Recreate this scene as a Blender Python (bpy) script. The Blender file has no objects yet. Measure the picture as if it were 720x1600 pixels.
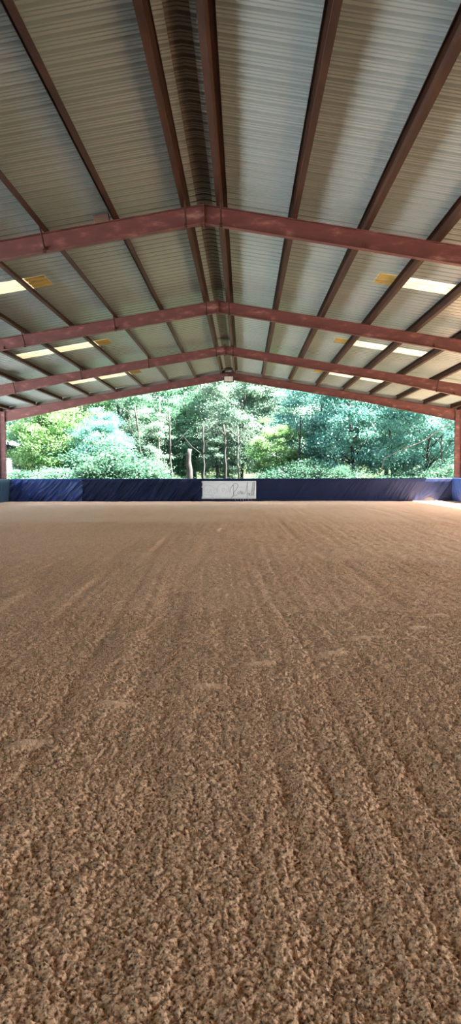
import bpy, math, random
import numpy as np
from mathutils import Vector, Matrix

random.seed(7)
rng = np.random.default_rng(11)
R = math.radians
scene = bpy.context.scene
COL = scene.collection

# ------------------------------------------------------------------ camera, sky, sun, exposure
CAM = (0.80, 0.0, 1.47)
cd = bpy.data.cameras.new('camera'); cam = bpy.data.objects.new('camera', cd); COL.objects.link(cam)
cd.sensor_fit = 'VERTICAL'; cd.sensor_height = 36.0; cd.lens = 36.0*1150/1600
cd.clip_start = 0.05; cd.clip_end = 1000
PITCH, YAW, ROLL = 2.99, 1.05, -0.12
cam.matrix_world = (Matrix.Translation(CAM) @ Matrix.Rotation(R(YAW), 4, 'Z')
                    @ Matrix.Rotation(R(90-PITCH), 4, 'X') @ Matrix.Rotation(R(ROLL), 4, 'Z'))
scene.camera = cam

W = bpy.data.worlds.new('world'); scene.world = W; W.use_nodes = True
wn = W.node_tree.nodes; wl = W.node_tree.links; wn.clear()
sky = wn.new('ShaderNodeTexSky'); sky.sky_type = 'NISHITA'; sky.sun_disc = False
sky.sun_elevation = R(57); sky.sun_rotation = R(91); sky.air_density = 1.2; sky.dust_density = 2.5; sky.ozone_density = 1.0
bg = wn.new('ShaderNodeBackground'); bg.inputs[1].default_value = 1.0
wo = wn.new('ShaderNodeOutputWorld')
wl.new(sky.outputs[0], bg.inputs[0]); wl.new(bg.outputs[0], wo.inputs[0])

sd = bpy.data.lights.new('sun', 'SUN'); sun = bpy.data.objects.new('sun', sd); COL.objects.link(sun)
sd.energy = 150.0; sd.angle = R(0.6); sd.color = (1.0, 0.965, 0.91)
el, az = R(58), R(91)          # azimuth from +Y towards +X
sun_dir = Vector((math.cos(el)*math.sin(az), math.cos(el)*math.cos(az), math.sin(el)))
sun.rotation_euler = sun_dir.to_track_quat('Z', 'Y').to_euler()

vs = scene.view_settings
vs.view_transform = 'Standard'; vs.look = 'None'; vs.gamma = 1; vs.use_curve_mapping = False
vs.exposure = 0.0
scene.cycles.max_bounces = 8; scene.cycles.diffuse_bounces = 5; scene.cycles.glossy_bounces = 3
scene.cycles.transmission_bounces = 4; scene.cycles.transparent_max_bounces = 6
scene.cycles.sample_clamp_indirect = 12

# ------------------------------------------------------------------ helpers
class MB:
    def __init__(s): s.v = []; s.f = []
    def add(s, vs_, fs):
        o = len(s.v); s.v += [tuple(p) for p in vs_]; s.f += [tuple(i+o for i in f) for f in fs]
    def box(s, a, b, M=None):
        x0, y0, z0 = a; x1, y1, z1 = b
        p = [Vector(q) for q in ((x0,y0,z0),(x1,y0,z0),(x1,y1,z0),(x0,y1,z0),(x0,y0,z1),(x1,y0,z1),(x1,y1,z1),(x0,y1,z1))]
        if M is not None: p = [M @ q for q in p]
        s.add(p, [(0,3,2,1),(4,5,6,7),(0,1,5,4),(1,2,6,5),(2,3,7,6),(3,0,4,7)])
    def prism(s, poly, y0, y1):
        """poly: (x,z) outline, extruded along y"""
        n = len(poly)
        s.add([(x, y0, z) for x, z in poly] + [(x, y1, z) for x, z in poly],
              [tuple(range(n)), tuple(range(2*n-1, n-1, -1))] + [(i, i+n, (i+1) % n+n, (i+1) % n) for i in range(n)])
    def tube(s, pts, rad, n=8, cap=True):
        pts = [Vector(p) for p in pts]; rings = []
        if not hasattr(rad, '__len__'): rad = [rad]*len(pts)
        up = Vector((0.13, 0.21, 1)).normalized()
        for i, p in enumerate(pts):
            d = (pts[min(i+1, len(pts)-1)] - pts[max(i-1, 0)]).normalized()
            a = d.cross(up)
            if a.length < 1e-3: a = d.cross(Vector((1, 0, 0)))
            a.normalize(); b = d.cross(a)
            rings.append([p + (a*math.cos(2*math.pi*k/n) + b*math.sin(2*math.pi*k/n))*rad[i] for k in range(n)])
        vv = [q for r in rings for q in r]; ff = []
        for i in range(len(pts)-1):
            for k in range(n):
                ff.append((i*n+k, i*n+(k+1) % n, (i+1)*n+(k+1) % n, (i+1)*n+k))
        if cap: ff += [tuple(range(n-1, -1, -1)), tuple(range((len(pts)-1)*n, len(pts)*n))]
        s.add(vv, ff)
    def build(s, name, mat, parent=None, smooth=False, bevel=0):
        me = bpy.data.meshes.new(name); me.from_pydata(s.v, [], s.f); me.update()
        if mat: me.materials.append(mat)
        if smooth: me.shade_smooth()
        o = bpy.data.objects.new(name, me); COL.objects.link(o)
        if parent: o.parent = parent
        if bevel:
            m = o.modifiers.new('bevel', 'BEVEL'); m.width = bevel; m.segments = 2; m.limit_method = 'ANGLE'
        return o

def np_mesh(name, verts, faces, mat, smooth=False, parent=None):
    """fast quad mesh from numpy arrays"""
    me = bpy.data.meshes.new(name)
    me.vertices.add(len(verts)); me.vertices.foreach_set('co', np.asarray(verts, dtype=np.float32).ravel())
    k = faces.shape[1]
    me.loops.add(faces.size); me.loops.foreach_set('vertex_index', np.asarray(faces, dtype=np.int32).ravel())
    me.polygons.add(len(faces)); me.polygons.foreach_set('loop_start', np.arange(0, faces.size, k, dtype=np.int32))
    me.polygons.foreach_set('loop_total', np.full(len(faces), k, dtype=np.int32))
    me.update(calc_edges=True); me.validate()
    if mat: me.materials.append(mat)
    if smooth: me.shade_smooth()
    o = bpy.data.objects.new(name, me); COL.objects.link(o)
    if parent: o.parent = parent
    return o

def tag(o, label=None, cat=None, group=None, kind=None):
    if label: o['label'] = label
    if cat: o['category'] = cat
    if group: o['group'] = group
    if kind: o['kind'] = kind
    return o
def empty(name, loc=(0, 0, 0)):
    o = bpy.data.objects.new(name, None); COL.objects.link(o); o.location = loc; o.empty_display_size = .2
    return o

def mat(name, color, rough=0.6, metal=0.0, spec=0.5):
    m = bpy.data.materials.new(name); m.use_nodes = True
    b = m.node_tree.nodes['Principled BSDF']
    b.inputs['Base Color'].default_value = (*color, 1); b.inputs['Roughness'].default_value = rough
    b.inputs['Metallic'].default_value = metal; b.inputs['Specular IOR Level'].default_value = spec
    return m
def noise_color(m, stops, scale=5.0, detail=4, stretch=(1, 1, 1), bump=0.0, bump_scale=None, bump_dist=0.01, rough=0.5):
    """base colour = ramp over object-space noise, plus optional bump"""
    nt = m.node_tree; n = nt.nodes; l = nt.links; b = n['Principled BSDF']
    tc = n.new('ShaderNodeTexCoord'); mp = n.new('ShaderNodeMapping'); mp.inputs['Scale'].default_value = stretch
    l.new(tc.outputs['Object'], mp.inputs[0])
    t = n.new('ShaderNodeTexNoise'); t.inputs['Scale'].default_value = scale; t.inputs['Detail'].default_value = detail
    t.inputs['Roughness'].default_value = rough
    l.new(mp.outputs[0], t.inputs['Vector'])
    r = n.new('ShaderNodeValToRGB'); l.new(t.outputs['Fac'], r.inputs[0])
    while len(r.color_ramp.elements) < len(stops): r.color_ramp.elements.new(0.5)
    for e, (p, c) in zip(r.color_ramp.elements, stops): e.position = p; e.color = (*c, 1)
    l.new(r.outputs[0], b.inputs['Base Color'])
    if bump:
        t2 = n.new('ShaderNodeTexNoise'); t2.inputs['Scale'].default_value = bump_scale or scale*4; t2.inputs['Detail'].default_value = 5
        l.new(tc.outputs['Object'], t2.inputs['Vector'])
        bp = n.new('ShaderNodeBump'); bp.inputs['Strength'].default_value = bump; bp.inputs['Distance'].default_value = bump_dist
        l.new(t2.outputs['Fac'], bp.inputs['Height']); l.new(bp.outputs[0], b.inputs['Normal'])
    return m

# ------------------------------------------------------------------ materials
M = {}
M['steel'] = noise_color(mat('red_oxide_steel', (.2, .06, .05), .6, 0, .3), [(.30, (.042, .0105, .0095)), (.55, (.060, .0155, .0135)), (.62, (.085, .028, .024)), (.78, (.20, .11, .095))], 2.2, 5, (1, 1, 2.5))
M['purlin'] = noise_color(mat('purlin_steel', (.13, .05, .035), .6, 0, .1), [(.3, (.012, .0048, .003)), (.7, (.028, .0115, .0065))], 3, 3, (1, .3, 1))
M['galv'] = mat('galvanised_clip', (.55, .55, .52), .45, .3)
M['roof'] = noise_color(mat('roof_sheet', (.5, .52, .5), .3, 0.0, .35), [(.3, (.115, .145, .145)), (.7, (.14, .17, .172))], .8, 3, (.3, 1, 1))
M['cap'] = mat('ridge_cap', (.06, .055, .045), .5, 0, .3)
M['trim'] = mat('dark_trim', (.10, .09, .085), .6)
M['wood'] = noise_color(mat('old_wood', (.2, .1, .05), .8), [(.3, (.035, .018, .012)), (.7, (.075, .038, .025))], 8, 4, (1, 6, 6))
M['board'] = mat('wall_board', (.05, .06, .09), .8)
M['white'] = mat('banner_vinyl', (.82, .92, 1.0), .5)
M['ink'] = mat('banner_ink', (.16, .17, .24), .6)
M['ink_pale'] = mat('banner_pale_ink', (.46, .48, .62), .6)
M['black'] = mat('black_metal', (.012, .012, .012), .45)
M['lens'] = mat('lamp_lens', (.6, .6, .56), .15, .4)
M['white_paint'] = noise_color(mat('shed_wall', (.7, .72, .78), .8), [(.4, (.22, .24, .28)), (.6, (.32, .34, .38))], 1.5, 3, (5, 5, .3))
M['shed_roof'] = mat('shed_roof', (.16, .2, .25), .5)
M['bark'] = noise_color(mat('bark', (.16, .13, .1), .9), [(.35, (.006, .0052, .0045)), (.65, (.028, .024, .020))], 6, 5, (1, 1, .25))
M['bark_pale'] = noise_color(mat('pale_bark', (.4, .38, .34), .9), [(.35, (.05, .047, .04)), (.65, (.14, .13, .115))], 6, 5, (1, 1, .25))

# blue tarp
def tarp_mat(name, c1, c2, rg=.5, sp=.2):
    m = mat(name, c1, rg, 0, sp)
    return noise_color(m, [(.3, c1), (.7, c2)], 1.2, 3, (1, 1, 1))
M['tarp'] = tarp_mat('navy_tarp', (.006, .013, .050), (.010, .020, .07))
M['tarp_lit'] = tarp_mat('lit_tarp', (.013, .036, .16), (.019, .050, .22), .33, .5)  # brighter copy of the navy tarp; light from the left put into its blue
M['tarp_grey'] = tarp_mat('faded_tarp', (.018, .038, .065), (.025, .05, .08))

# sand
def sand_mat():
    m = mat('arena_sand', (.4, .26, .17), .95, 0, .15)
    nt = m.node_tree; n = nt.nodes; l = nt.links; b = n['Principled BSDF']
    tc = n.new('ShaderNodeTexCoord')
    def noise(s, d=4, st=None, r=.5):
        t = n.new('ShaderNodeTexNoise'); t.inputs['Scale'].default_value = s; t.inputs['Detail'].default_value = d; t.inputs['Roughness'].default_value = r
        if st:
            mp = n.new('ShaderNodeMapping'); mp.inputs['Scale'].default_value = st; l.new(tc.outputs['Object'], mp.inputs[0]); l.new(mp.outputs[0], t.inputs['Vector'])
        else: l.new(tc.outputs['Object'], t.inputs['Vector'])
        return t
    big = noise(.35, 4, (1, .45, 1)); fine = noise(105, 5, None, .6)
    r1 = n.new('ShaderNodeValToRGB'); l.new(big.outputs['Fac'], r1.inputs[0])
    r1.color_ramp.elements[0].position = .3; r1.color_ramp.elements[0].color = (.84, .50, .29, 1)
    r1.color_ramp.elements[1].position = .7; r1.color_ramp.elements[1].color = (.95, .60, .37, 1)
    r2 = n.new('ShaderNodeValToRGB'); l.new(fine.outputs['Fac'], r2.inputs[0])
    r2.color_ramp.elements[0].position = .35; r2.color_ramp.elements[0].color = (.22, .145, .10, 1)  # dark flecks put the shade of gaps between crumbs into the colour
    r2.color_ramp.elements[1].position = .53; r2.color_ramp.elements[1].color = (1.12, 1.12, 1.12, 1)
    mx = n.new('ShaderNodeMix'); mx.data_type = 'RGBA'; mx.blend_type = 'MULTIPLY'; mx.inputs[0].default_value = 1
    l.new(r1.outputs[0], mx.inputs[6]); pk = n.new('ShaderNodeAttribute'); pk.attribute_name = 'packed'
    mp_ = n.new('ShaderNodeMix'); mp_.data_type = 'RGBA'; l.new(pk.outputs['Fac'], mp_.inputs[0]); l.new(r2.outputs[0], mp_.inputs[6]); mp_.inputs[7].default_value = (1, 1, 1, 1)
    l.new(mp_.outputs[2], mx.inputs[7]); l.new(mx.outputs[2], b.inputs['Base Color'])
    g = noise(260, 4)
    bp = n.new('ShaderNodeBump'); bp.inputs['Strength'].default_value = .7; bp.inputs['Distance'].default_value = .004
    l.new(g.outputs['Fac'], bp.inputs['Height'])
    g2 = noise(95, 4, None, .6)
    bp2 = n.new('ShaderNodeBump'); bp2.inputs['Strength'].default_value = .8; bp2.inputs['Distance'].default_value = .012
    l.new(g2.outputs['Fac'], bp2.inputs['Height']); l.new(bp.outputs[0], bp2.inputs['Normal'])
    l.new(bp2.outputs[0], b.inputs['Normal'])
    return m
M['sand'] = sand_mat()

# ------------------------------------------------------------------ geometry constants
FRAMES = [-17.6, -9.45, -1.3, 6.85, 15.0, 23.15, 31.25, 39.4]  # first two added unseen behind the camera under the extended roof
ZR, SL, HALF = 6.83, 0.1667, 12.15            # rafter top at the ridge, slope, half span
PH = 0.20                                     # purlin depth
zt = lambda X: ZR - SL*abs(X)                 # top of rafter
PX = [0.35 + 1.42*k for k in range(9)]        # purlin lines out from the ridge
TH = math.atan(SL)

# ------------------------------------------------------------------ ground outside
def ground_outside():
    m = mat('outside_ground', (.3, .27, .2), .95, 0, .1)
    nt = m.node_tree; n = nt.nodes; l = nt.links; b = n['Principled BSDF']
    tc = n.new('ShaderNodeTexCoord'); sp = n.new('ShaderNodeSeparateXYZ'); l.new(tc.outputs['Object'], sp.inputs[0])
    nz = n.new('ShaderNodeTexNoise'); nz.inputs['Scale'].default_value = .25; nz.inputs['Detail'].default_value = 5
    l.new(tc.outputs['Object'], nz.inputs['Vector'])
    # unseen yard on the left, whitened to bounce sun onto the roof, grass on the right and beyond the end
    ad = n.new('ShaderNodeMath'); ad.operation = 'MULTIPLY_ADD'; ad.inputs[1].default_value = 9; l.new(nz.outputs['Fac'], ad.inputs[0]); l.new(sp.outputs['X'], ad.inputs[2])
    mr = n.new('ShaderNodeMapRange'); mr.inputs[1].default_value = -8; mr.inputs[2].default_value = -5; l.new(ad.outputs[0], mr.inputs[0])
    ay = n.new('ShaderNodeMath'); ay.operation = 'MULTIPLY_ADD'; ay.inputs[1].default_value = 6; l.new(nz.outputs['Fac'], ay.inputs[0]); l.new(sp.outputs['Y'], ay.inputs[2])
    my = n.new('ShaderNodeMapRange'); my.inputs[1].default_value = 44; my.inputs[2].default_value = 47; l.new(ay.outputs[0], my.inputs[0])
    mxm = n.new('ShaderNodeMath'); mxm.operation = 'MAXIMUM'; l.new(mr.outputs[0], mxm.inputs[0]); l.new(my.outputs[0], mxm.inputs[1])
    gr = n.new('ShaderNodeTexNoise'); gr.inputs['Scale'].default_value = 3; gr.inputs['Detail'].default_value = 6; l.new(tc.outputs['Object'], gr.inputs['Vector'])
    rg = n.new('ShaderNodeValToRGB'); l.new(gr.outputs['Fac'], rg.inputs[0])
    rg.color_ramp.elements[0].position = .35; rg.color_ramp.elements[0].color = (.16, .13, .08, 1)
    rg.color_ramp.elements[1].position = .7; rg.color_ramp.elements[1].color = (.34, .28, .19, 1)
    rs = n.new('ShaderNodeValToRGB'); l.new(gr.outputs['Fac'], rs.inputs[0])
    rs.color_ramp.elements[0].position = .3; rs.color_ramp.elements[0].color = (.76, .78, .80, 1)
    rs.color_ramp.elements[1].position = .7; rs.color_ramp.elements[1].color = (.84, .86, .88, 1)
    mx = n.new('ShaderNodeMix'); mx.data_type = 'RGBA'
    rf = n.new('ShaderNodeValToRGB'); l.new(gr.outputs['Fac'], rf.inputs[0])
    rf.color_ramp.elements[0].position = .35; rf.color_ramp.elements[0].color = (.012, .02, .008, 1)
    rf.color_ramp.elements[1].position = .7; rf.color_ramp.elements[1].color = (.035, .052, .022, 1)
    m2 = n.new('ShaderNodeMix'); m2.data_type = 'RGBA'; l.new(my.outputs[0], m2.inputs[0]); l.new(rg.outputs[0], m2.inputs[6]); l.new(rf.outputs[0], m2.inputs[7])
    rg = m2; RGO = m2.outputs[2]
    l.new(mxm.outputs[0], mx.inputs[0]); l.new(rs.outputs[0], mx.inputs[6]); l.new(RGO, mx.inputs[7]); l.new(mx.outputs[2], b.inputs['Base Color'])
    mb = MB(); N = 60
    vs_ = []; fs = []
    for j in range(N+1):
        for i in range(N+1):
            x = -90 + 180*i/N; y = -40 + 170*j/N
            inside = abs(x) < 15 and -25 < y < 42
            z = -.12 if inside else -.02 + .05*math.sin(x*.31)*math.cos(y*.23) + max(0, (y-62))*.02 + max(0, (y-88))*.16
            vs_.append((x, y, z))
    for j in range(N):
        for i in range(N):
            a = j*(N+1)+i; fs.append((a, a+1, a+N+2, a+N+1))
    mb.add(vs_, fs)
    return tag(mb.build('ground_terrain', m, smooth=True), kind='structure')
ground_outside()

# ------------------------------------------------------------------ sand floor
def _hash(ix, iy, s):
    ix = np.asarray(ix).astype(np.int64); iy = np.asarray(iy).astype(np.int64)
    h = (ix*374761393 + iy*668265263 + s*1442695041) & 0xFFFFFFFF
    h = ((h ^ (h >> 13))*1274126177) & 0xFFFFFFFF
    h = ((h ^ (h >> 15))*2246822519) & 0xFFFFFFFF
    return ((h ^ (h >> 16)) & 0xFFFFFF)/float(0xFFFFFF)
def vnoise(x, y, s=0):
    ix = np.floor(x); iy = np.floor(y); fx = x-ix; fy = y-iy
    fx = fx*fx*(3-2*fx); fy = fy*fy*(3-2*fy)
    a = _hash(ix, iy, s); b = _hash(ix+1, iy, s); c = _hash(ix, iy+1, s); d = _hash(ix+1, iy+1, s)
    return (a*(1-fx)+b*fx)*(1-fy)+(c*(1-fx)+d*fx)*fy
def clods(x, y, cell, s=0):
    """rounded crumbs of random size, one per jittered cell"""
    gx = x/cell; gy = y/cell; ix = np.floor(gx); iy = np.floor(gy); best = np.zeros_like(x)
    for dx in (-1, 0, 1):
        for dy in (-1, 0, 1):
            cx = ix+dx; cy = iy+dy
            px = cx+_hash(cx, cy, s); py = cy+_hash(cx, cy, s+1)
            r = .45+.55*_hash(cx, cy, s+2)
            d2 = ((gx-px)**2+(gy-py)**2)/(r*r)
            best = np.maximum(best, np.sqrt(np.clip(1-d2, 0, 1))*r)
    return best*cell
def sand_height(x, y, cell):
    # wandering grooves left by the harrow tines
    wx = x + .9*(vnoise(x*.12+3, y*.07, 5)-.5) + .10*(vnoise(x*.8, y*.35, 6)-.5) - .0035*(y-9)*np.clip(-x, 0, 9)
    h = .0*x
    rut = vnoise(wx*5.2, y*.22, 21); h = h - .018*np.clip(rut-.62, 0, 1)*2.6
    h = h + .012*(vnoise(wx*9, y*.6, 22)-.5)
    tracks = np.clip(np.sin(wx*2*math.pi/.21)-.35, 0, 1)
    amp = .4+1.3*np.clip(vnoise(wx*.9, y*.10, 23)-.35, 0, 1)
    h = h - .0105*tracks*amp*(.5+vnoise(x*6, y*6, 24))
    h = h + .020*(vnoise(x*1.7, y*2.3, 25)-.5) + .03*(vnoise(x*.35, y*.3, 26)-.5)
    mask = np.ones_like(x)
    # smooth scuffs lying in a dashed diagonal line
    for (sx, sy, L, ang) in SCUFFS:
        ca, sa = math.cos(ang), math.sin(ang)
        u = (x-sx)*ca+(y-sy)*sa; v = -(x-sx)*sa+(y-sy)*ca + .008*np.sin(u*25)
        g = np.clip(1-np.abs(u)/(L/2), 0, 1)**.4 * np.clip(1.6-np.abs(v)/.045, 0, 1)
        g = np.clip(g, 0, 1); mask = mask*(1-.97*g); h = h + .052*g
    c = np.zeros_like(x)
    big = clods(x, y, .075, 40); mid = clods(x+.3*cell, y, .034, 50)
    dens = .45+.9*vnoise(x*3.1, y*3.1, 61)
    c = c + .11*big*np.clip(dens, 0, 1.2)
    if cell < .03: c = c + .27*mid*(.4+1.1*vnoise(x*9, y*6, 62))
    else: c = c + .010*_hash(np.round(x/cell), np.round(y/cell), 77)
    if cell < .03: c = c + (1.45 if cell < .006 else 1.75)*clods(x, y, .0135, 70) + .5*clods(x, y, .022, 73) + .004*_hash(np.round(x/.006), np.round(y/.006), 79)
    elif cell < .05: c = c + .024*_hash(np.round(x/cell), np.round(y/cell), 78)
    return h + c*mask, 1-mask
def scuff_at(px, py, length, ang):
    v = 800-py; p = R(PITCH)
    k = (v*math.cos(p)-1150*math.sin(p))/(1150*math.cos(p)+v*math.sin(p))
    D = -CAM[2]/k
    return (CAM[0]+(px-381)*D/1150, D, length, ang)
SCUFFS = [scuff_at(38, 1172, .26, .62), scuff_at(176, 1110, .27, .22), scuff_at(322, 1082, .24, .3), scuff_at(404, 1046, .27, .35),
          scuff_at(518, 1027, .24, .5), scuff_at(572, 1003, .3, .3), scuff_at(652, 986, .28, .6), scuff_at(682, 966, .26, .4)]
def sand_floor():
    V = []; F = []; S = []; off = 0
    X0, X1, Y0, Y1 = -11.62, 11.78, -21.5, 39.02
    patches = [(-1.3, 2.9, 1.45, 3.5, .0052), (-2.1, 3.7, 3.5, 5.2, .0073), (-3.0, 4.4, 5.2, 7.6, .012), (-4.4, 5.6, 7.6, 12.0, .021), (-8.6, 9.6, 12.0, 22.0, .042),
               (X0, X1, 22.0, Y1, .085),
               (X0, X1, Y0, -4.0, .2), (X0, -1.3, -4, 3.5, .06), (2.9, X1, -4, 3.5, .06), (-1.3, 2.9, -4, 1.45, .06),
               (X0, -2.1, 3.5, 5.2, .06), (3.7, X1, 3.5, 5.2, .06), (X0, -3.0, 5.2, 7.6, .06), (4.4, X1, 5.2, 7.6, .06), (X0, -4.4, 7.6, 12, .07), (5.6, X1, 7.6, 12, .07), (X0, -8.6, 12, 22, .08), (9.6, X1, 12, 22, .08)]
    for (x0, x1, y0, y1, c) in patches:
        nx = max(2, int(round((x1-x0)/c))); ny = max(2, int(round((y1-y0)/c)))
        e = c*.6
        xs = np.linspace(x0-(e if x0 > X0 else 0), x1+(e if x1 < X1 else 0), nx+1)
        ys = np.linspace(y0-(e if y0 > Y0 else 0), y1+(e if y1 < Y1 else 0), ny+1)
        gx, gy = np.meshgrid(xs, ys)
        z, sm_ = sand_height(gx, gy, c); S.append(sm_.ravel())
        V.append(np.stack([gx, gy, z], -1).reshape(-1, 3))
        i = np.arange(ny)[:, None]*(nx+1)+np.arange(nx)[None, :]
        q = np.stack([i, i+1, i+nx+2, i+nx+1], -1).reshape(-1, 4)+off
        F.append(q); off += (nx+1)*(ny+1)
    o = np_mesh('floor', np.concatenate(V), np.concatenate(F), M['sand'], smooth=True)
    at = o.data.attributes.new('packed', 'FLOAT', 'POINT'); at.data.foreach_set('value', np.concatenate(S).astype(np.float32))
    return tag(o, kind='structure')
sand_floor()

# ------------------------------------------------------------------ roof sheets
PITCH_RIB = .305
PROFILE = [(0, 0), (.024, .038), (.066, .038), (.094, 0), (.130, 0), (.140, .012), (.150, .012), (.160, 0), (.215, 0), (.225, .012), (.235, .012), (.245, 0)]
RY0, NR = -21.67, 202                             # extended unseen behind the camera to darken near sand; the roof runs to y = 39.94
SKY_ROWS = {}                                   # skylights: first rib index per bay
for name, yc in (('a', 18.75), ('b', 27.2), ('c', 35.3)):
    SKY_ROWS[name] = int(round((yc-.46-RY0)/PITCH_RIB))
def rib_rows(i0, i1):
    return [(RY0+i*PITCH_RIB+t, dz) for i in range(i0, i1) for t, dz in PROFILE] + [(RY0+i1*PITCH_RIB, 0)]
def roof_z(X): return zt(X)+PH+.004
def sheet(mb, s, xa, xb, i0, i1, lift=0, nx=1):
    rows = rib_rows(i0, i1); o = []
    for (y, dz) in rows:
        for j in range(nx+1):
            X = xa+(xb-xa)*j/nx; o.append((s*X, y, roof_z(X)+dz+lift))
    n = nx+1
    mb.add(o, [(r*n+j, r*n+j+1, (r+1)*n+j+1, (r+1)*n+j) for r in range(len(rows)-1) for j in range(nx)])
XS0, XS1 = 4.12, 7.47
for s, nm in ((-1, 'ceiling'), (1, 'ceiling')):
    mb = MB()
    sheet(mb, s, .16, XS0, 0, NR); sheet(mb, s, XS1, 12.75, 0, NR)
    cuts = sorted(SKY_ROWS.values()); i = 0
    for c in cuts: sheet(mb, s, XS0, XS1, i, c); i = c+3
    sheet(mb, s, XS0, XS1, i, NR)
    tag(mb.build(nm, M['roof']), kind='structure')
mb = MB()
for s in (-1, 1): sheet(mb, s, 0, .42, 0, NR, lift=.012)
tag(mb.build('trim_1', M['cap']), kind='structure')      # the ridge cap

# skylights
def skylight_mat(name, col, tr):
    m = bpy.data.materials.new(name); m.use_nodes = True
    nt = m.node_tree; n = nt.nodes; l = nt.links; n.clear()
    tc = n.new('ShaderNodeTexCoord'); mp = n.new('ShaderNodeMapping'); mp.inputs['Scale'].default_value = (.8, 9, 1); l.new(tc.outputs['Object'], mp.inputs[0])
    t = n.new('ShaderNodeTexNoise'); t.inputs['Scale'].default_value = 2.2; t.inputs['Detail'].default_value = 6; t.inputs['Roughness'].default_value = .65; l.new(mp.outputs[0], t.inputs['Vector'])
    r = n.new('ShaderNodeValToRGB'); l.new(t.outputs['Fac'], r.inputs[0])
    r.color_ramp.elements[0].position = .36; r.color_ramp.elements[0].color = (*[c*.45 for c in col], 1)
    r.color_ramp.elements[1].position = .50; r.color_ramp.elements[1].color = (*col, 1)
    tb = n.new('ShaderNodeBsdfTranslucent'); df = n.new('ShaderNodeBsdfDiffuse'); ms = n.new('ShaderNodeMixShader'); ms.inputs[0].default_value = tr
    out = n.new('ShaderNodeOutputMaterial')
    l.new(r.outputs[0], tb.inputs[0]); l.new(r.outputs[0], df.inputs[0]); l.new(df.outputs[0], ms.inputs[1]); l.new(tb.outputs[0], ms.inputs[2]); l.new(ms.outputs[0], out.inputs[0])
    return m
M['skylight'] = skylight_mat('skylight_fibreglass', (.52, .47, .31), .055)
M['skylight_old'] = skylight_mat('skylight_stained', (.16, .11, .035), .02)
bayword = {'a': 'nearest', 'b': 'middle', 'c': 'farthest'}
for s, side in ((-1, 'left'), (1, 'right')):
    for b, c in SKY_ROWS.items():
        y = RY0+c*PITCH_RIB
        e = empty('skylight_panel', (s*6, y+.45, roof_z(6)))
        tag(e, 'ribbed yellow-lit skylight panel in the %s roof slope, %s of its three' % (side, bayword[b]), 'skylight', 'skylight panels in the roof')
        mb = MB(); sheet(mb, s, PX[3]+.0, XS1, c, c+3, lift=-.002); o = mb.build('panel', M['skylight'], e); o.location = -Vector(e.location)
        mb = MB(); sheet(mb, s, XS0, PX[3]+.0, c, c+3, lift=-.002); o = mb.build('panel_end', M['skylight_old'], e); o.location = -Vector(e.location); o['label'] = 'brown stained upper end of the panel'

# ------------------------------------------------------------------ purlins
ORD = ['first', 'second', 'third', 'fourth', 'fifth', 'sixth', 'seventh', 'eighth', 'ninth']
def purlin_outline(flip):
    t = .005; h = PH; f = .09; l_ = .022
    p = [(-t/2, t), (-t/2, h-t+.0), (-f, h-t), (-f, h-l_), (-f-t+.001, h-l_), (-f-t+.001, h), (t/2, h), (t/2, t), (f, t), (f, l_), (f+t-.001, l_), (f+t-.001, 0), (-t/2, 0)]
    return [(-x if flip else x, z) for x, z in p]
for s, side in ((-1, 'left'), (1, 'right')):
    for k, X in enumerate(PX):
        e = empty('roof_purlin', (s*X, 17, zt(X)))
        tag(e, 'brown steel purlin running along the %s roof slope, %s out from the ridge' % (side, ORD[k]), 'purlin', 'purlins of the %s roof slope' % side)
        ol = purlin_outline(k == 0)
        a = s*TH
        pts = [(x*math.cos(a)+z*math.sin(a), -x*math.sin(a)+z*math.cos(a)) for x, z in ol]
        mb = MB(); mb.prism(pts, -38.4, 22.42); mb.build('z_section', M['purlin'], e)
        mb = MB(); fy = FRAMES[-1]
        mb.box((.004 if s > 0 else -.010, fy-17-.06, .03), (.010 if s > 0 else -.004, fy-17+.05, .15), Matrix.Rotation(a, 4, 'Y'))
        mb.build('end_clip', M['galv'], e)
    e = empty('eave_strut', (s*HALF, 17, zt(HALF)))
    tag(e, 'brown steel eave strut along the outer edge of the %s roof slope' % side, 'eave strut', 'eave struts')
    mb = MB(); mb.box((-.045, -38.4, -.0), (.045, 22.42, PH-.01)); mb.build('strut', M['purlin'], e)

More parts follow.
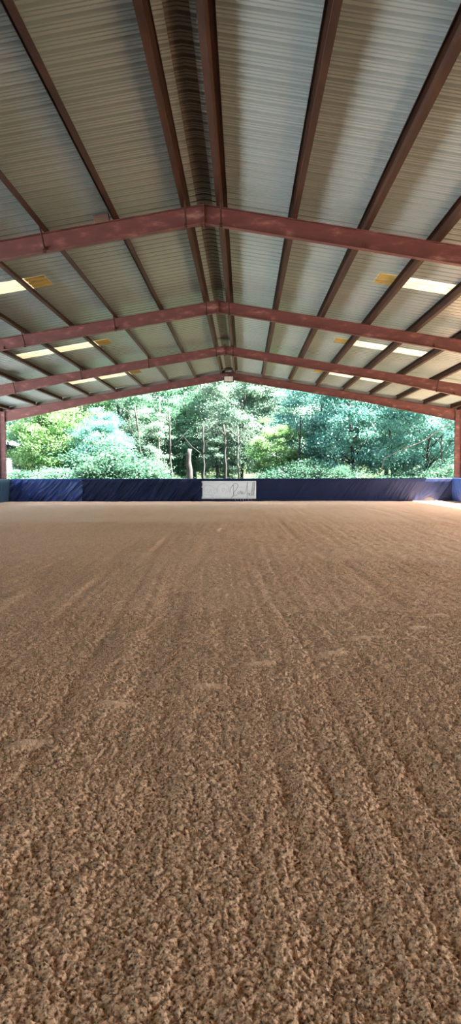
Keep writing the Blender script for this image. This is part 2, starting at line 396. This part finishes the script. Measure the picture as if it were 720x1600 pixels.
# ------------------------------------------------------------------ steel frames
def depth(X):
    X = abs(X)
    return .37 if X < 6.7 else .37+(X-6.7)/(HALF-6.7)*.22
def make_frame(fi, y):
    words = {-2: 'added unseen, second behind the viewpoint', -1: 'added unseen far behind the viewpoint at the added end wall', 0: 'just behind the viewpoint', 1: 'overhead nearest the viewpoint', 2: 'nearest of the four whose ridge joint shows', 3: 'second of the four in view', 4: 'third of the four in view', 5: 'farthest, framing the open end above the banner'}
    e = empty('steel_frame', (0, y, 0))
    tag(e, 'red-brown steel portal frame, ' + words[fi], 'steel frame', 'portal frames carrying the roof')
    FW = .075
    for s in (-1, 1):
        mb = MB(); xs = [.012, 3.3, 6.7, 9.4, HALF-.16]
        def plate(za, zb, hw):
            for a, b in zip(xs[:-1], xs[1:]):
                p = [(s*a, -hw, za(a)), (s*b, -hw, za(b)), (s*b, hw, za(b)), (s*a, hw, za(a)), (s*a, -hw, zb(a)), (s*b, -hw, zb(b)), (s*b, hw, zb(b)), (s*a, hw, zb(a))]
                mb.add(p, [(0, 3, 2, 1), (4, 5, 6, 7), (0, 1, 5, 4), (1, 2, 6, 5), (2, 3, 7, 6), (3, 0, 4, 7)])
        top = lambda X: zt(X)-.001; bot = lambda X: zt(X)-depth(X)
        plate(bot, lambda X: bot(X)+.012, FW)
        plate(lambda X: top(X)-.012, top, FW)
        plate(lambda X: bot(X)+.006, lambda X: top(X)-.006, .004)
        for X in (3.2, 6.7, 9.6):     # web stiffeners
            mb.box((s*X-.004, -.055, bot(X)+.01), (s*X+.004, .055, bot(X)+.12))
        mb.build('rafter', M['steel'], e)
        # column
        mb = MB(); X = HALF; zc = zt(X)-.002
        mb.box((s*X-.17, -.10, -.1), (s*X-.158, .10, zc)); mb.box((s*X+.158, -.10, -.1), (s*X+.17, .10, zc))
        mb.box((s*X-.16, -.004, -.1), (s*X+.16, .004, zc)); mb.box((s*X-.17, -.10, zc-.012), (s*X+.17, .10, zc-.002))
        mb.build('column', M['steel'], e)
        mb = MB(); mb.box((s*X-.22, -.14, -.12), (s*X+.22, .14, .012)); mb.build('base_plate', M['steel'], e)
    mb = MB()
    mb.box((-.012, -.09, ZR-depth(0)-.06), (-.001, .09, ZR+.06)); mb.box((.001, -.09, ZR-depth(0)-.06), (.012, .09, ZR+.06))
    for z in (ZR-depth(0)-.03, ZR-.28, ZR-.12, ZR+.03):
        for sy in (-.05, .05): mb.tube([(-.035, sy, z), (.035, sy, z)], .011, 6)
    mb.build('splice_plate', M['steel'], e)
    if fi >= 1:
        for s, ks in ((-1, (0, 2, 4, 6)), (1, (0, 6))):
            for k in ks:
                if fi == 5: continue
                X = PX[k]; mb = MB()
                p0 = Vector((s*X, -.02, zt(X)-depth(X)+.03)); p1 = Vector((s*(X-.0), -.42, zt(X)+.05))
                mb.tube([p0, p1], .018, 4)
                mb.box((s*X-.03, -.07, p0.z-.05), (s*X+.03, .0, p0.z+.02))
                mb.build('flange_brace', M['purlin'], e)
    return e
for fi, y in enumerate(FRAMES): make_frame({0: -1, 1: -2}.get(fi, fi-2), y)

# rake trim closing the purlin ends above the last frame
mb = MB()
for s in (-1, 1):
    p = []
    for X in (.0, 12.6):
        for yy in (39.47, 39.50):
            for z in (zt(X)+.0, zt(X)+.185): p.append((s*X, yy, z))
    mb.add(p, [(0, 1, 5, 4), (2, 6, 7, 3), (0, 4, 6, 2), (1, 3, 7, 5), (0, 2, 3, 1), (4, 5, 7, 6)])
tag(mb.build('trim_2', M['trim']), kind='structure')

# wooden block on the nearest rafter
mb = MB(); A = Matrix.Translation((-2.03, 15.0, zt(2.03))) @ Matrix.Rotation(-TH, 4, 'Y')
mb.box((-.15, -.07, .0), (.15, .07, .17), A)
tag(mb.build('wood_block', M['wood'], bevel=.008), 'brown wooden block lying on the nearest visible rafter left of the ridge', 'wood block')

# floodlight at the end frame's ridge
e = empty('floodlight', (.0, 39.2, 6.45)); tag(e, 'dark framed floodlight with pale lens under the ridge of the farthest frame', 'floodlight')
mb = MB(); mb.box((-.27, -.10, -.17), (.27, .08, .16)); mb.build('housing', M['black'], e, bevel=.015)
mb = MB(); mb.box((-.22, -.115, -.125), (.22, -.098, .125)); mb.build('lens', M['lens'], e, bevel=.004)
mb = MB()
for x in (-.18, -.11, -.04, .04, .11, .18): mb.box((x-.006, -.125, -.13), (x+.006, -.116, .13))
mb.build('guard', M['galv'], e)
mb = MB(); mb.box((-.29, -.03, -.05), (-.275, .03, .33)); mb.box((.275, -.03, -.05), (.29, .03, .33)); mb.box((-.29, -.03, .31), (.29, .03, .33)); mb.build('bracket', M['black'], e)
e = empty('junction_box', (.0, 39.12, 6.80)); tag(e, 'black electrical box above the floodlight at the far ridge', 'junction box')
mb = MB(); mb.box((-.2, -.08, 0), (.2, .1, .22)); mb.build('box_body', M['black'], e, bevel=.01)
mb = MB(); mb.box((-.18, -.09, .02), (.18, -.079, .2)); mb.build('box_cover', M['trim'], e)

mb = MB()
for i in range(81):                                # unseen ribbed end wall, added to darken the near sand
    x = -12.15+i*.30375; mb.box((x-.05, -21.62, -.1), (x+.05, -21.58, zt(x)+PH-.03))
mb.add([(-12.15, -21.6, -.1), (12.15, -21.6, -.1), (12.15, -21.6, zt(12.15)+PH), (0, -21.6, ZR+PH), (-12.15, -21.6, zt(12.15)+PH)], [(0, 1, 2, 3, 4)])
tag(mb.build('wall_front_added', M['cap']), kind='structure')
# ------------------------------------------------------------------ kick walls and tarps
WL, WR, WY, WH = -11.62, 11.78, 39.02, 1.16
mb = MB(); mb.box((WL-.02, WY+.03, -.05), (WR+.02, WY+.09, WH)); tag(mb.build('wall_back', M['board']), kind='structure')
mb = MB(); mb.box((WL-.10, -21.5, -.05), (WL-.04, WY+.09, WH)); tag(mb.build('wall_left', M['board']), kind='structure')
mb = MB(); mb.box((WR+.04, -21.5, -.05), (WR+.10, WY+.09, WH)); tag(mb.build('wall_right', M['board']), kind='structure')

def tarp(name, label, p0, p1, inward, material, folds, seed, h=WH, hem=None):
    """wrinkled tarpaulin hung along a wall from p0 to p1 (x,y) and folded over its top"""
    p0 = np.array(p0, float); p1 = np.array(p1, float); L = np.linalg.norm(p1-p0); d = (p1-p0)/L; nrm = np.array(inward, float)
    nu = max(8, int(L/.035)) if L < 14 else max(8, int(L/.10)); nv = 34
    u = np.linspace(0, L, nu+1); v = np.linspace(0, 1, nv+1); U, Vv = np.meshgrid(u, v)
    z = Vv*(h+.03)
    k = folds
    slant = 1.1 + .5*(vnoise(U*.35, U*0, seed)-.5)
    q = U - (z)*slant*.75
    w = vnoise(q*5.0, z*.7+U*.05, seed+1); w2 = vnoise(q*11, z*1.4, seed+2)
    ridge = 1-np.abs(2*w-1); ridge2 = 1-np.abs(2*w2-1)
    fade = .35+.9*vnoise(U*.5, z*1.2, seed+3)
    disp = k*(.10*(ridge**4)*fade+.05*(ridge2**3)*fade) + .02*vnoise(U*.8, z*1.5, seed+4)
    big = vnoise(U*1.1+z*.5, z*.8, seed+7)
    disp = disp + .02*big
    disp = disp*np.clip((1-Vv)*6+.15, 0, 1)
    zz = z.copy()
    if hem is not None: zz = zz + np.clip(1-Vv*2.2, 0, 1)*hem(U)
    else: zz = zz + np.clip(1-Vv*3, 0, 1)*(.05*vnoise(U*.7, U*0, seed+9)-.02)
    P = np.zeros((nv+1, nu+1, 3)); 
    P[..., 0] = p0[0]+d[0]*U+nrm[0]*(disp); P[..., 1] = p0[1]+d[1]*U+nrm[1]*(disp); P[..., 2] = zz+.01
    # fold over the top of the wall
    extra = []
    for t, dz in ((-.05, .012), (-.13, .0), (-.14, -.12)):
        r = np.zeros((1, nu+1, 3)); r[..., 0] = p0[0]+d[0]*u+nrm[0]*t; r[..., 1] = p0[1]+d[1]*u+nrm[1]*t; r[..., 2] = h+.04+dz; extra.append(r)
    P = np.concatenate([P]+extra, 0)
    ny = P.shape[0]-1
    i = np.arange(ny)[:, None]*(nu+1)+np.arange(nu)[None, :]
    q4 = np.stack([i, i+1, i+nu+2, i+nu+1], -1).reshape(-1, 4)
    o = np_mesh(name, P.reshape(-1, 3), q4, material, smooth=True)
    return tag(o, label, 'tarp', 'tarps hung over the kick walls')
tarp('wall_tarp', 'lit blue wrinkled tarp on the far wall, from the left corner inward', (WL+.02, WY), (-7.75, WY), (0, -1), M['tarp_lit'], 1.9, 101)
tarp('wall_tarp', 'dark blue creased tarp on the far wall, just left of the white banner', (-7.79, WY), (-1.40, WY), (0, -1), M['tarp'], 1.5, 131)
tarp('wall_tarp', 'smooth dark navy tarp strip on the far wall just right of the white banner', (-1.44, WY), (3.36, WY), (0, -1), M['tarp'], .12, 151)
tarp('wall_tarp', 'navy tarp on the far wall reaching the right corner, lifted at its foot', (3.33, WY), (WR-.02, WY), (0, -1), M['tarp'], .22, 171,
     hem=lambda U: .05*vnoise(U*.7, U*0, 5) + .16*np.exp(-((U-7.25)/.28)**2))
tarp('wall_tarp', 'grey-blue tarp along the left side wall, seen at the left edge', (WL, -21.4), (WL, WY-.02), (1, 0), M['tarp_grey'], .25, 191)
tarp('wall_tarp', 'creased blue tarp along the right side wall, seen at the right edge', (WR, -21.4), (WR, WY-.02), (-1, 0), M['tarp_lit'], .5, 211)

# ------------------------------------------------------------------ banner
BX0, BZ1, BW, BH = -1.44, 1.075, 2.88, .94
BY = WY-.075
e = empty('banner_sign', (0, BY, BZ1-BH))
tag(e, 'white vinyl banner with a line drawing and grey script lettering on the far wall', 'banner')
def flat(o): o.location = -Vector(e.location); return o
mb = MB(); N = 40; vv = []
for j in range(9):
    for i in range(N+1):
        vv.append((BX0+BW*i/N, BY+.004*math.sin(i*.5+j*.4)*math.sin(j/8*3.14), BZ1-BH*j/8))
mb.add(vv, [(j*(N+1)+i, (j+1)*(N+1)+i, (j+1)*(N+1)+i+1, j*(N+1)+i+1) for j in range(8) for i in range(N)])
o = flat(mb.build('banner_sheet', M['white'], e, smooth=True)); sm = o.modifiers.new('t', 'SOLIDIFY'); sm.thickness = .004; sm.offset = 1
for i in (0, 6):
    for z in (BZ1-.03, BZ1-BH+.03):
        mb = MB(); x = BX0+.04+(BW-.08)*i/6; mb.tube([(x, BY-.012, z), (x, BY-.004, z)], .014, 8)
        flat(mb.build('grommet', M['galv'], e))
UN = BW/85.0
def catmull(P, n=6):
    P = [Vector((*p, 0)) for p in P]; Q = [P[0]]+P+[P[-1]]; out = []
    for i in range(1, len(Q)-2):
        a, b, c, d = Q[i-1:i+3]
        for k in range(n):
            t = k/n; out.append(.5*((2*b)+(c-a)*t+(2*a-5*b+4*c-d)*t*t+(3*b-a-3*c+d)*t**3))
    out.append(P[-1]); return out
def strokes(mb, lines, w, crop=None):
    for L in lines:
        if crop: L = [((crop+px/13.85)-315, (py-70)/13.85) for px, py in L]
        pts = catmull(L) if len(L) > 2 else [Vector((*p, 0)) for p in L]
        mb.tube([(BX0+p.x*UN, BY-.0075, BZ1-p.y*UN*1.2) for p in pts], w, 5)
# script lettering (R o s e h i l l)
sc = [[(150, 140), (104, 176), (74, 230), (74, 284)],
      [(146, 140), (150, 220), (148, 330)],
      [(118, 160), (170, 118), (232, 122), (246, 160), (214, 216), (160, 268)],
      [(160, 268), (150, 320), (92, 384)], [(92, 384), (150, 340), (236, 318)],
      [(262, 262), (240, 282), (252, 302), (280, 292), (276, 264), (262, 262)],
      [(280, 296), (318, 262), (300, 246), (322, 286), (300, 304)],
      [(322, 300), (352, 284), (346, 262), (330, 284), (350, 306), (384, 288)],
      [(384, 300), (420, 240), (452, 90)], [(452, 84), (448, 240), (444, 400)], [(446, 320), (468, 286), (480, 300), (478, 326)],
      [(484, 326), (506, 284), (504, 326), (522, 330)], [(508, 256), (511, 250)],
      [(528, 330), (566, 220), (580, 96), (566, 120), (544, 300), (560, 332)],
      [(560, 332), (600, 230), (618, 96), (606, 118), (586, 300), (600, 340)]]
mb = MB(); strokes(mb, sc, .0085, 354); flat(mb.build('script_lettering', M['ink'], e))
for i in range(4):
    mb = MB(); strokes(mb, [[(272+i*36, 172), (272+i*36, 190)], [(266+i*36, 172), (280+i*36, 172)]], .006, 354)
    flat(mb.build('small_mark', M['ink_pale'], e))
# block word under the script
def letters(ch, x, y, w=18, h=30):
    G = {'S': [[(1, .1), (.5, 0), (0, .25), (1, .7), (.5, 1), (0, .9)]], 'T': [[(0, 0), (1, 0)], [(.5, 0), (.5, 1)]],
         'A': [[(0, 1), (.5, 0)], [(.5, 0), (1, 1)], [(.2, .65), (.8, .65)]],
         'B': [[(0, 0), (0, 1)], [(0, 0), (.8, .1), (.8, .4), (0, .5)], [(0, .5), (1, .6), (1, .9), (0, 1)]],
         'L': [[(0, 0), (0, 1)], [(0, 1), (1, 1)]], 'E': [[(0, 0), (0, 1)], [(0, 0), (1, 0)], [(0, .5), (.8, .5)], [(0, 1), (1, 1)]]}
    return [[(x+a*w, y+b*h) for a, b in L] for L in G[ch]]
for i, ch in enumerate('STABLES'):
    mb = MB(); strokes(mb, letters(ch, 178+i*58, 395, 20, 32), .006, 354); flat(mb.build('block_letter', M['ink_pale'], e))
# faint line drawing on the left half: two arched necks and manes over a ground line
dr = [[(130, 160), (190, 140), (250, 150), (310, 178), (352, 200)], [(430, 170), (480, 130), (540, 118), (600, 130), (640, 170)],
      [(130, 160), (120, 220), (150, 270)], [(640, 170), (650, 230), (620, 280)], [(352, 200), (330, 250), (360, 300)], [(380, 200), (400, 250), (350, 300)],
      [(430, 170), (410, 220), (430, 290)], [(520, 210), (550, 200), (560, 240), (530, 265), (516, 236), (520, 210)],
      [(200, 200), (190, 250), (230, 280), (250, 220)], [(280, 210), (270, 260), (300, 290)], [(110, 310), (220, 318), (340, 322)],
      [(360, 345), (420, 338), (480, 335)], [(260, 350), (330, 352)], [(580, 210), (600, 250), (590, 300)], [(90, 380), (130, 358)]]
mb = MB(); strokes(mb, dr, .007, 310)
strokes(mb, [[(290, 350), (290, 410)], [(320, 350), (320, 410)], [(370, 380), (430, 372)]], .006, 310)
flat(mb.build('line_drawing', M['ink_pale'], e))

# ------------------------------------------------------------------ shed beyond the left corner
e = empty('shed', (-21.5, 56, 0)); tag(e, 'pale shed with a grey-blue roof behind leaves, beyond the left column', 'shed')
mb = MB(); mb.box((-5, -3, -.1), (4.2, 4, 3.7)); mb.build('wall', M['white_paint'], e)
mb = MB()
pts = [(-5.6, 3.65), (-.4, 5.6), (4.8, 3.65), (4.8, 3.82), (-.4, 5.8), (-5.6, 3.82)]
mb.prism(pts, -3.5, 4.5)
mb.build('roof', M['shed_roof'], e)
mb = MB(); mb.prism([(-5, 3.68), (4.2, 3.68), (-.4, 5.45)], -2.98, -2.9); mb.build('gable', M['white_paint'], e)
mb = MB(); mb.box((1.2, -3.06, 0), (2.2, -3.0, 2.1)); d = mb.build('door', M['wood'], e)
mb = MB(); mb.box((2.6, -3.06, 1.2), (3.5, -3.0, 2.2)); mb.build('window', M['trim'], e)

# ------------------------------------------------------------------ trees
def leaf_mat(name, cols, trans=.45):
    m = bpy.data.materials.new(name); m.use_nodes = True
    nt = m.node_tree; n = nt.nodes; l = nt.links; n.clear()
    at = n.new('ShaderNodeAttribute'); at.attribute_name = 'leafrand'
    r = n.new('ShaderNodeValToRGB'); l.new(at.outputs['Fac'], r.inputs[0])
    while len(r.color_ramp.elements) < len(cols): r.color_ramp.elements.new(.5)
    for i, (el_, c) in enumerate(zip(r.color_ramp.elements, cols)): el_.position = i/(len(cols)-1); el_.color = (*[q*.42 for q in c], 1)
    p = n.new('ShaderNodeBsdfPrincipled'); p.inputs['Roughness'].default_value = .38; p.inputs['Specular IOR Level'].default_value = .6
    tb = n.new('ShaderNodeBsdfTranslucent'); ms = n.new('ShaderNodeMixShader'); ms.inputs[0].default_value = trans
    out = n.new('ShaderNodeOutputMaterial')
    l.new(r.outputs[0], p.inputs['Base Color']); l.new(r.outputs[0], tb.inputs[0])
    l.new(p.outputs[0], ms.inputs[1]); l.new(tb.outputs[0], ms.inputs[2]); l.new(ms.outputs[0], out.inputs[0])
    return m
LM = {
 'teal':   leaf_mat('leaf_teal',   [(.06, .22, .17), (.17, .52, .44), (.38, .78, .70), (.22, .62, .32)], .5),
 'green':  leaf_mat('leaf_green',  [(.06, .20, .08), (.14, .38, .20), (.25, .52, .34), (.32, .56, .38)], .45),
 'low':    leaf_mat('leaf_low',    [(.03, .10, .05), (.07, .20, .12), (.13, .30, .20), (.16, .34, .13)], .4),
 'sunny':  leaf_mat('leaf_sunny',  [(.15, .42, .11), (.28, .60, .18), (.42, .72, .28), (.50, .68, .42)], .5),
 'pale':   leaf_mat('leaf_pale',   [(.15, .33, .19), (.28, .47, .33), (.40, .58, .45), (.32, .52, .26)], .5),
}
def crown_mesh(name, seed, n_leaf, n_clump, rx, rz, z0, leaf, spread, mat_):
    """leaf sprays gathered in clumps through an egg-shaped crown; every leaf is a folded four-point blade"""
    g = np.random.default_rng(seed)
    d = g.normal(size=(n_clump, 3)); d /= np.linalg.norm(d, axis=1)[:, None]
    rad = g.uniform(.35, 1, n_clump)**.45
    c = d*rad[:, None]*np.array([rx, rx, rz])*(.85+.3*g.random(n_clump))[:, None]; c[:, 2] += z0+rz
    cs = g.uniform(.5, 1.3, n_clump)*spread
    crand = g.random(n_clump)
    ci = g.integers(0, n_clump, n_leaf)
    pos = c[ci]+g.normal(size=(n_leaf, 3))*cs[ci][:, None]*np.array([1, 1, .45])
    pos[:, 2] = np.maximum(pos[:, 2], .05+g.random(n_leaf)*.3)
    th = g.uniform(0, 2*np.pi, n_leaf); tilt = g.normal(.25, .5, n_leaf)
    a = np.stack([np.cos(th)*np.cos(tilt), np.sin(th)*np.cos(tilt), -np.sin(tilt)], -1)
    r = g.normal(size=(n_leaf, 3))*.45+np.array([0, 0, 1]); b = np.cross(r, a); b /= np.linalg.norm(b, axis=1)[:, None]
    nn = np.cross(a, b)
    s = leaf*g.uniform(.6, 1.4, n_leaf)[:, None]
    v = np.stack([pos-a*s*.5, pos+b*s*.30+nn*s*.08, pos+a*s*.5, pos-b*s*.30+nn*s*.08], 1).reshape(-1, 3)
    f = np.arange(n_leaf*4).reshape(-1, 4)
    me = bpy.data.meshes.new(name)
    me.vertices.add(len(v)); me.vertices.foreach_set('co', v.astype(np.float32).ravel())
    me.loops.add(f.size); me.loops.foreach_set('vertex_index', f.astype(np.int32).ravel())
    me.polygons.add(len(f)); me.polygons.foreach_set('loop_start', np.arange(0, f.size, 4, dtype=np.int32)); me.polygons.foreach_set('loop_total', np.full(len(f), 4, dtype=np.int32))
    me.update(calc_edges=True)
    at = me.attributes.new('leafrand', 'FLOAT', 'FACE')
    at.data.foreach_set('value', np.clip(.55*crand[ci]+.45*g.random(n_leaf), 0, 1).astype(np.float32))
    me.materials.append(mat_)
    return me, c
def trunk_mesh(name, seed, H, r0, clumps, mat_, nb=9, lean=.05):
    g = random.Random(seed); mb = MB()
    lx, ly = g.uniform(-lean, lean)*H, g.uniform(-lean, lean)*H
    ctr = lambda t: Vector((lx*t+.12*math.sin(t*5+seed), ly*t+.12*math.cos(t*4+seed)-.12, -.15+t*H))
    n = 9; mb.tube([ctr(i/(n-1)) for i in range(n)], [r0*(1.25 if i == 0 else 1-.8*i/(n-1)) for i in range(n)], 9)
    idx = list(range(len(clumps))); g.shuffle(idx)
    for i in idx[:nb]:
        c = Vector(clumps[i]); t = min(.92, max(.2, (c.z-.8)/H*.8))
        a = ctr(t); m = a.lerp(c, .5)+Vector((g.uniform(-.2, .2), g.uniform(-.2, .2), -.1))
        mb.tube([a, m, c], [r0*.38, r0*.24, r0*.07], 6)
    me = bpy.data.meshes.new(name); me.from_pydata(mb.v, [], mb.f); me.update(); me.shade_smooth(); me.materials.append(mat_)
    return me
# kinds: height of crown base, radii, leaf size
KINDS = {
 'tall_a': dict(seed=1, n=42000, k=120, rx=3.0, rz=5.4, z0=1.6, leaf=.14, sp=.42, col='green', H=11.5, r=.17),
 'tall_b': dict(seed=2, n=42000, k=120, rx=3.1, rz=5.4, z0=.9, leaf=.14, sp=.45, col='pale', H=11.0, r=.15),
 'dense':  dict(seed=3, n=46000, k=120, rx=2.8, rz=4.2, z0=.5, leaf=.13, sp=.45, col='teal', H=8.0, r=.15),
 'dense_b': dict(seed=4, n=46000, k=130, rx=3.0, rz=4.6, z0=.8, leaf=.14, sp=.48, col='teal', H=9.0, r=.16),
 'sunny':  dict(seed=5, n=32000, k=90, rx=2.5, rz=3.2, z0=1.0, leaf=.14, sp=.42, col='sunny', H=6.5, r=.11),
 'bush':   dict(seed=6, n=14000, k=50, rx=1.5, rz=1.25, z0=.1, leaf=.12, sp=.42, col='low', H=1.8, r=.05),
 'bush_t': dict(seed=7, n=14000, k=60, rx=1.6, rz=1.5, z0=.1, leaf=.12, sp=.45, col='low', H=2.2, r=.05),
 'bush_p': dict(seed=8, n=14000, k=60, rx=1.5, rz=1.1, z0=.1, leaf=.12, sp=.42, col='green', H=1.8, r=.05),
}
proto = {}
def tree(kind, px, D, label, scale=1.0, rot=0.0, zs=1.0, name='tree', cat='tree', group=None):
    K = KINDS[kind]
    X = CAM[0]+(px-381)/1150*D
    if kind not in proto:
        cm, c = crown_mesh('crown', K['seed'], K['n'], K['k'], K['rx'], K['rz'], K['z0'], K['leaf'], K['sp'], LM[K['col']])
        tm = trunk_mesh('trunk', K['seed']+50, K['H'], K['r'], c, M['bark'])
        proto[kind] = (cm, tm)
    cm, tm = proto[kind]
    e = empty(name, (X, D, max(0, (D-62))*.02)); e.rotation_euler.z = rot; e.scale = (scale, scale, scale*zs)
    tag(e, label, cat, group)
    for nm, me in (('trunk', tm), ('crown', cm)):
        o = bpy.data.objects.new(nm, me); COL.objects.link(o); o.parent = e
    return e
TG = 'woodland trees beyond the open end'; BG = 'bushes along the foot of the woodland'
T = [
 # kind, image x, distance, scale, rot, z-scale, label
 ('sunny', 66, 51, .95, .3, 1.1, 'yellow-green leafy tree just right of the left column'),
 ('sunny', 112, 54, 1.1, 1.9, 1.15, 'sunlit yellow-green tree, second in from the left column'),
 ('dense', 158, 51, .72, .9, .9, 'dark teal bushy tree above the blue wrinkled tarp, left of the bare trunks'),
 ('tall_b', 125, 60, 1.0, 2.2, 1.0, 'pale green tall tree behind the dark bushy one on the left'),
 ('tall_a', 205, 57, 1.0, .2, 1.0, 'mid-green tree with slim bare trunk, left of the open woodland gap'),
 ('tall_a', 262, 62, 1.05, 1.4, 1.0, 'mid-green tree above the broken stump'),
 ('tall_b', 318, 64, 1.05, 2.9, 1.0, 'pale green tall tree left of the floodlight'),
 ('tall_b', 372, 58, 1.0, .7, 1.0, 'pale washed-out green tree directly under the floodlight'),
 ('tall_b', 428, 61, 1.05, 4.1, 1.0, 'pale green tall tree right of the floodlight'),
 ('sunny', 432, 51, .72, 2.5, .95, 'bright yellow-green young tree just right of the banner'),
 ('dense_b', 492, 53, .95, .4, 1.0, 'teal-green full tree right of the bright young one'),
 ('dense', 548, 50, 1.0, 1.2, 1.1, 'dark teal tree over the middle of the right-hand navy tarp'),
 ('dense_b', 610, 54, 1.0, 2.7, 1.0, 'tall teal tree behind the pale leaning branch'),
 ('dense', 668, 49, .95, 4.4, 1.15, 'teal leafy tree nearest the right column'),
 ('dense_b', 715, 56, 1.0, 5.2, 1.0, 'teal tree half hidden by the right column'),
 ('dense_b', 44, 61, .85, 2.0, .9, 'green tree filling in behind the left yellow-green one'),
 ('tall_b', 98, 60, .85, 5.0, .9, 'pale tree between the two left yellow-green ones'),
 ('tall_a', 20, 68, 1.2, 2.4, 1.0, 'green tree rising behind the pale shed'),
 ('tall_a', 80, 72, 1.3, .8, 1.0, 'distant green tree behind the yellow-green pair on the left'),
 ('tall_b', 170, 75, 1.3, 1.7, 1.0, 'distant pale tree showing between the left-hand trunks'),
 ('tall_a', 235, 78, 1.35, 3.3, 1.0, 'distant green tree behind the left trunks'),
 ('dense_b', 300, 82, 1.4, 2.0, 1.0, 'distant dark tree closing the gap behind the broken stump'),
 ('tall_a', 355, 80, 1.4, 5.0, 1.0, 'distant green tree behind the thin trunks over the banner'),
 ('dense_b', 415, 78, 1.3, 1.1, 1.0, 'distant dark tree behind the bright young one'),
 ('tall_a', 470, 72, 1.3, 2.1, 1.0, 'distant green tree between the pale and teal trees'),
 ('tall_b', 540, 74, 1.3, 3.6, 1.0, 'distant pale tree behind the dark teal tree'),
 ('tall_a', 600, 72, 1.3, .5, 1.0, 'distant green tree behind the leaning branch'),
 ('tall_b', 225, 55, .62, 1.1, .9, 'small pale tree filling the left of the open woodland gap'),
 ('tall_a', 285, 58, .7, 2.6, .9, 'small green tree just behind the broken stump'),
 ('tall_b', 345, 56, .6, 4.0, .85, 'small pale tree above the middle of the banner'),
 ('tall_b', 665, 70, 1.3, 4.6, 1.0, 'distant pale tree near the right column'),
]
for (k, px, D, s_, rt, zs, lb) in T: tree(k, px, D, lb, s_, rt, zs, group=TG)
Bs = [
 ('bush', 22, 45.5, .9, 0, .8, 'low yellow-green bush in front of the shed at the left corner'),
 ('bush_p', 75, 46, 1.2, 1, .9, 'pale flowering bush above the lit blue tarp'),
 ('bush_p', 118, 45.5, .8, 2, .8, 'second pale bush along the blue tarp, left of the dark one'),
 ('bush_t', 150, 47, 1.35, 3, .9, 'dark teal bush along the wall left of the trunks'),
 ('bush_t', 196, 48, 1.3, 4, .8, 'teal bush at the foot of the left trunks'),
 ('bush_p', 236, 49, .8, 5, .6, 'low pale bush between the left trunks and the stump'),
 ('bush_t', 268, 50, .7, 6, .7, 'small dark bush just left of the broken stump'),
 ('bush', 325, 50, .75, 7, .6, 'small green bush between stump and thin trunks'),
 ('bush_p', 375, 48, .7, 8, .55, 'low pale bush over the right half of the banner'),
 ('bush', 412, 47, .8, 9, .8, 'bright green bush just right of the banner'),
 ('bush', 447, 47.5, .9, 10, .85, 'bright green bush at the foot of the young tree'),
 ('bush_t', 492, 46.5, .9, 11, .9, 'teal bush left in the row over the right tarp'),
 ('bush_t', 545, 46, .9, 12, .9, 'teal bush in the middle of the row over the right tarp'),
 ('bush', 590, 46, .8, 13, .8, 'yellow-green bush below the leaning branch'),
 ('bush', 632, 46.5, .8, 14, .8, 'yellow-green bush left of the thin right-hand trunk'),
 ('bush_t', 683, 46, .9, 15, .9, 'teal bush at the right corner of the wall'),
]
for (k, px, D, s_, rt, zs, lb) in Bs: tree(k, px, D+.8, lb, s_*(.8+.35*abs(math.sin(rt*2.3+1))), rt, zs*.82, name='bush', cat='bush', group=BG)

def bare_trunk(px, D, H, r, label, seed, mat_='bark', lean=(0, 0), name='bare_tree', br=4):
    g = random.Random(seed); X = CAM[0]+(px-381)/1150*D
    mb = MB(); n = 8
    C = [Vector((lean[0]*i/(n-1)+g.uniform(-.05, .05), lean[1]*i/(n-1), -.1+H*i/(n-1))) for i in range(n)]
    mb.tube(C, [r*(1.3 if i == 0 else 1-.45*i/(n-1)) for i in range(n)], 9)
    for b in range(br):
        i = g.randint(n//2, n-2); a = C[i]; th = g.uniform(0, 6.28); L = g.uniform(.8, 1.8)
        mb.tube([a, a+Vector((math.cos(th)*L*.5, math.sin(th)*L*.5, L*.35)), a+Vector((math.cos(th)*L, math.sin(th)*L, L*.9))], [r*.4, r*.25, r*.08], 6)
    o = mb.build(name, M[mat_], smooth=True); o.location = (X, D, 0)
    return tag(o, label, 'tree', 'bare trunks in the woodland gap')
bare_trunk(296, 47, 3.15, .25, 'thick dark broken trunk standing left of the banner', 3, br=0)
for i, (px, D, H, r, lb) in enumerate([
    (187, 56, 7, .11, 'slim grey trunk rising left of the woodland gap'), (228, 53, 6.5, .10, 'leaning grey trunk in the left of the woodland gap'),
    (247, 55, 7, .08, 'thin pale trunk beside the leaning one'), (268, 51, 6, .09, 'thin trunk left of the broken one'),
    (318, 51, 5, .08, 'thin dark trunk just right of the broken one'), (337, 55, 5, .07, 'thin dark trunk above the left half of the banner'),
    (354, 52, 5, .09, 'dark trunk above the middle of the banner'), (372, 54, 5, .08, 'pale trunk above the right half of the banner'),
    (466, 50, 5.5, .09, 'slim dark trunk inside the teal foliage right of the young tree'), (690, 47, 4, .08, 'thin grey trunk close to the right column')]):
    bare_trunk(px, D, H, r, lb, 20+i, lean=((-.8, 0) if px == 228 else (.15*(i % 3-1), 0)), mat_='bark_pale' if px in (247, 372) else 'bark')
# pale leaning branch on the right
mb = MB(); D = 46.5; q = lambda x, y: (CAM[0]+(x-381)/1150*D, D, CAM[2]+(740-y)/1150*D)
mb.tube([q(712, 655), q(690, 668), q(660, 690), q(630, 702), q(600, 716), q(590, 748)], [.045, .04, .035, .03, .03, .04], 7)
mb.tube([q(690, 668), q(676, 660), q(664, 640)], [.02, .015, .008], 5)
tag(mb.build('fallen_branch', M['bark_pale'], smooth=True), 'long pale branch slanting down to the left before the teal trees on the right', 'branch')
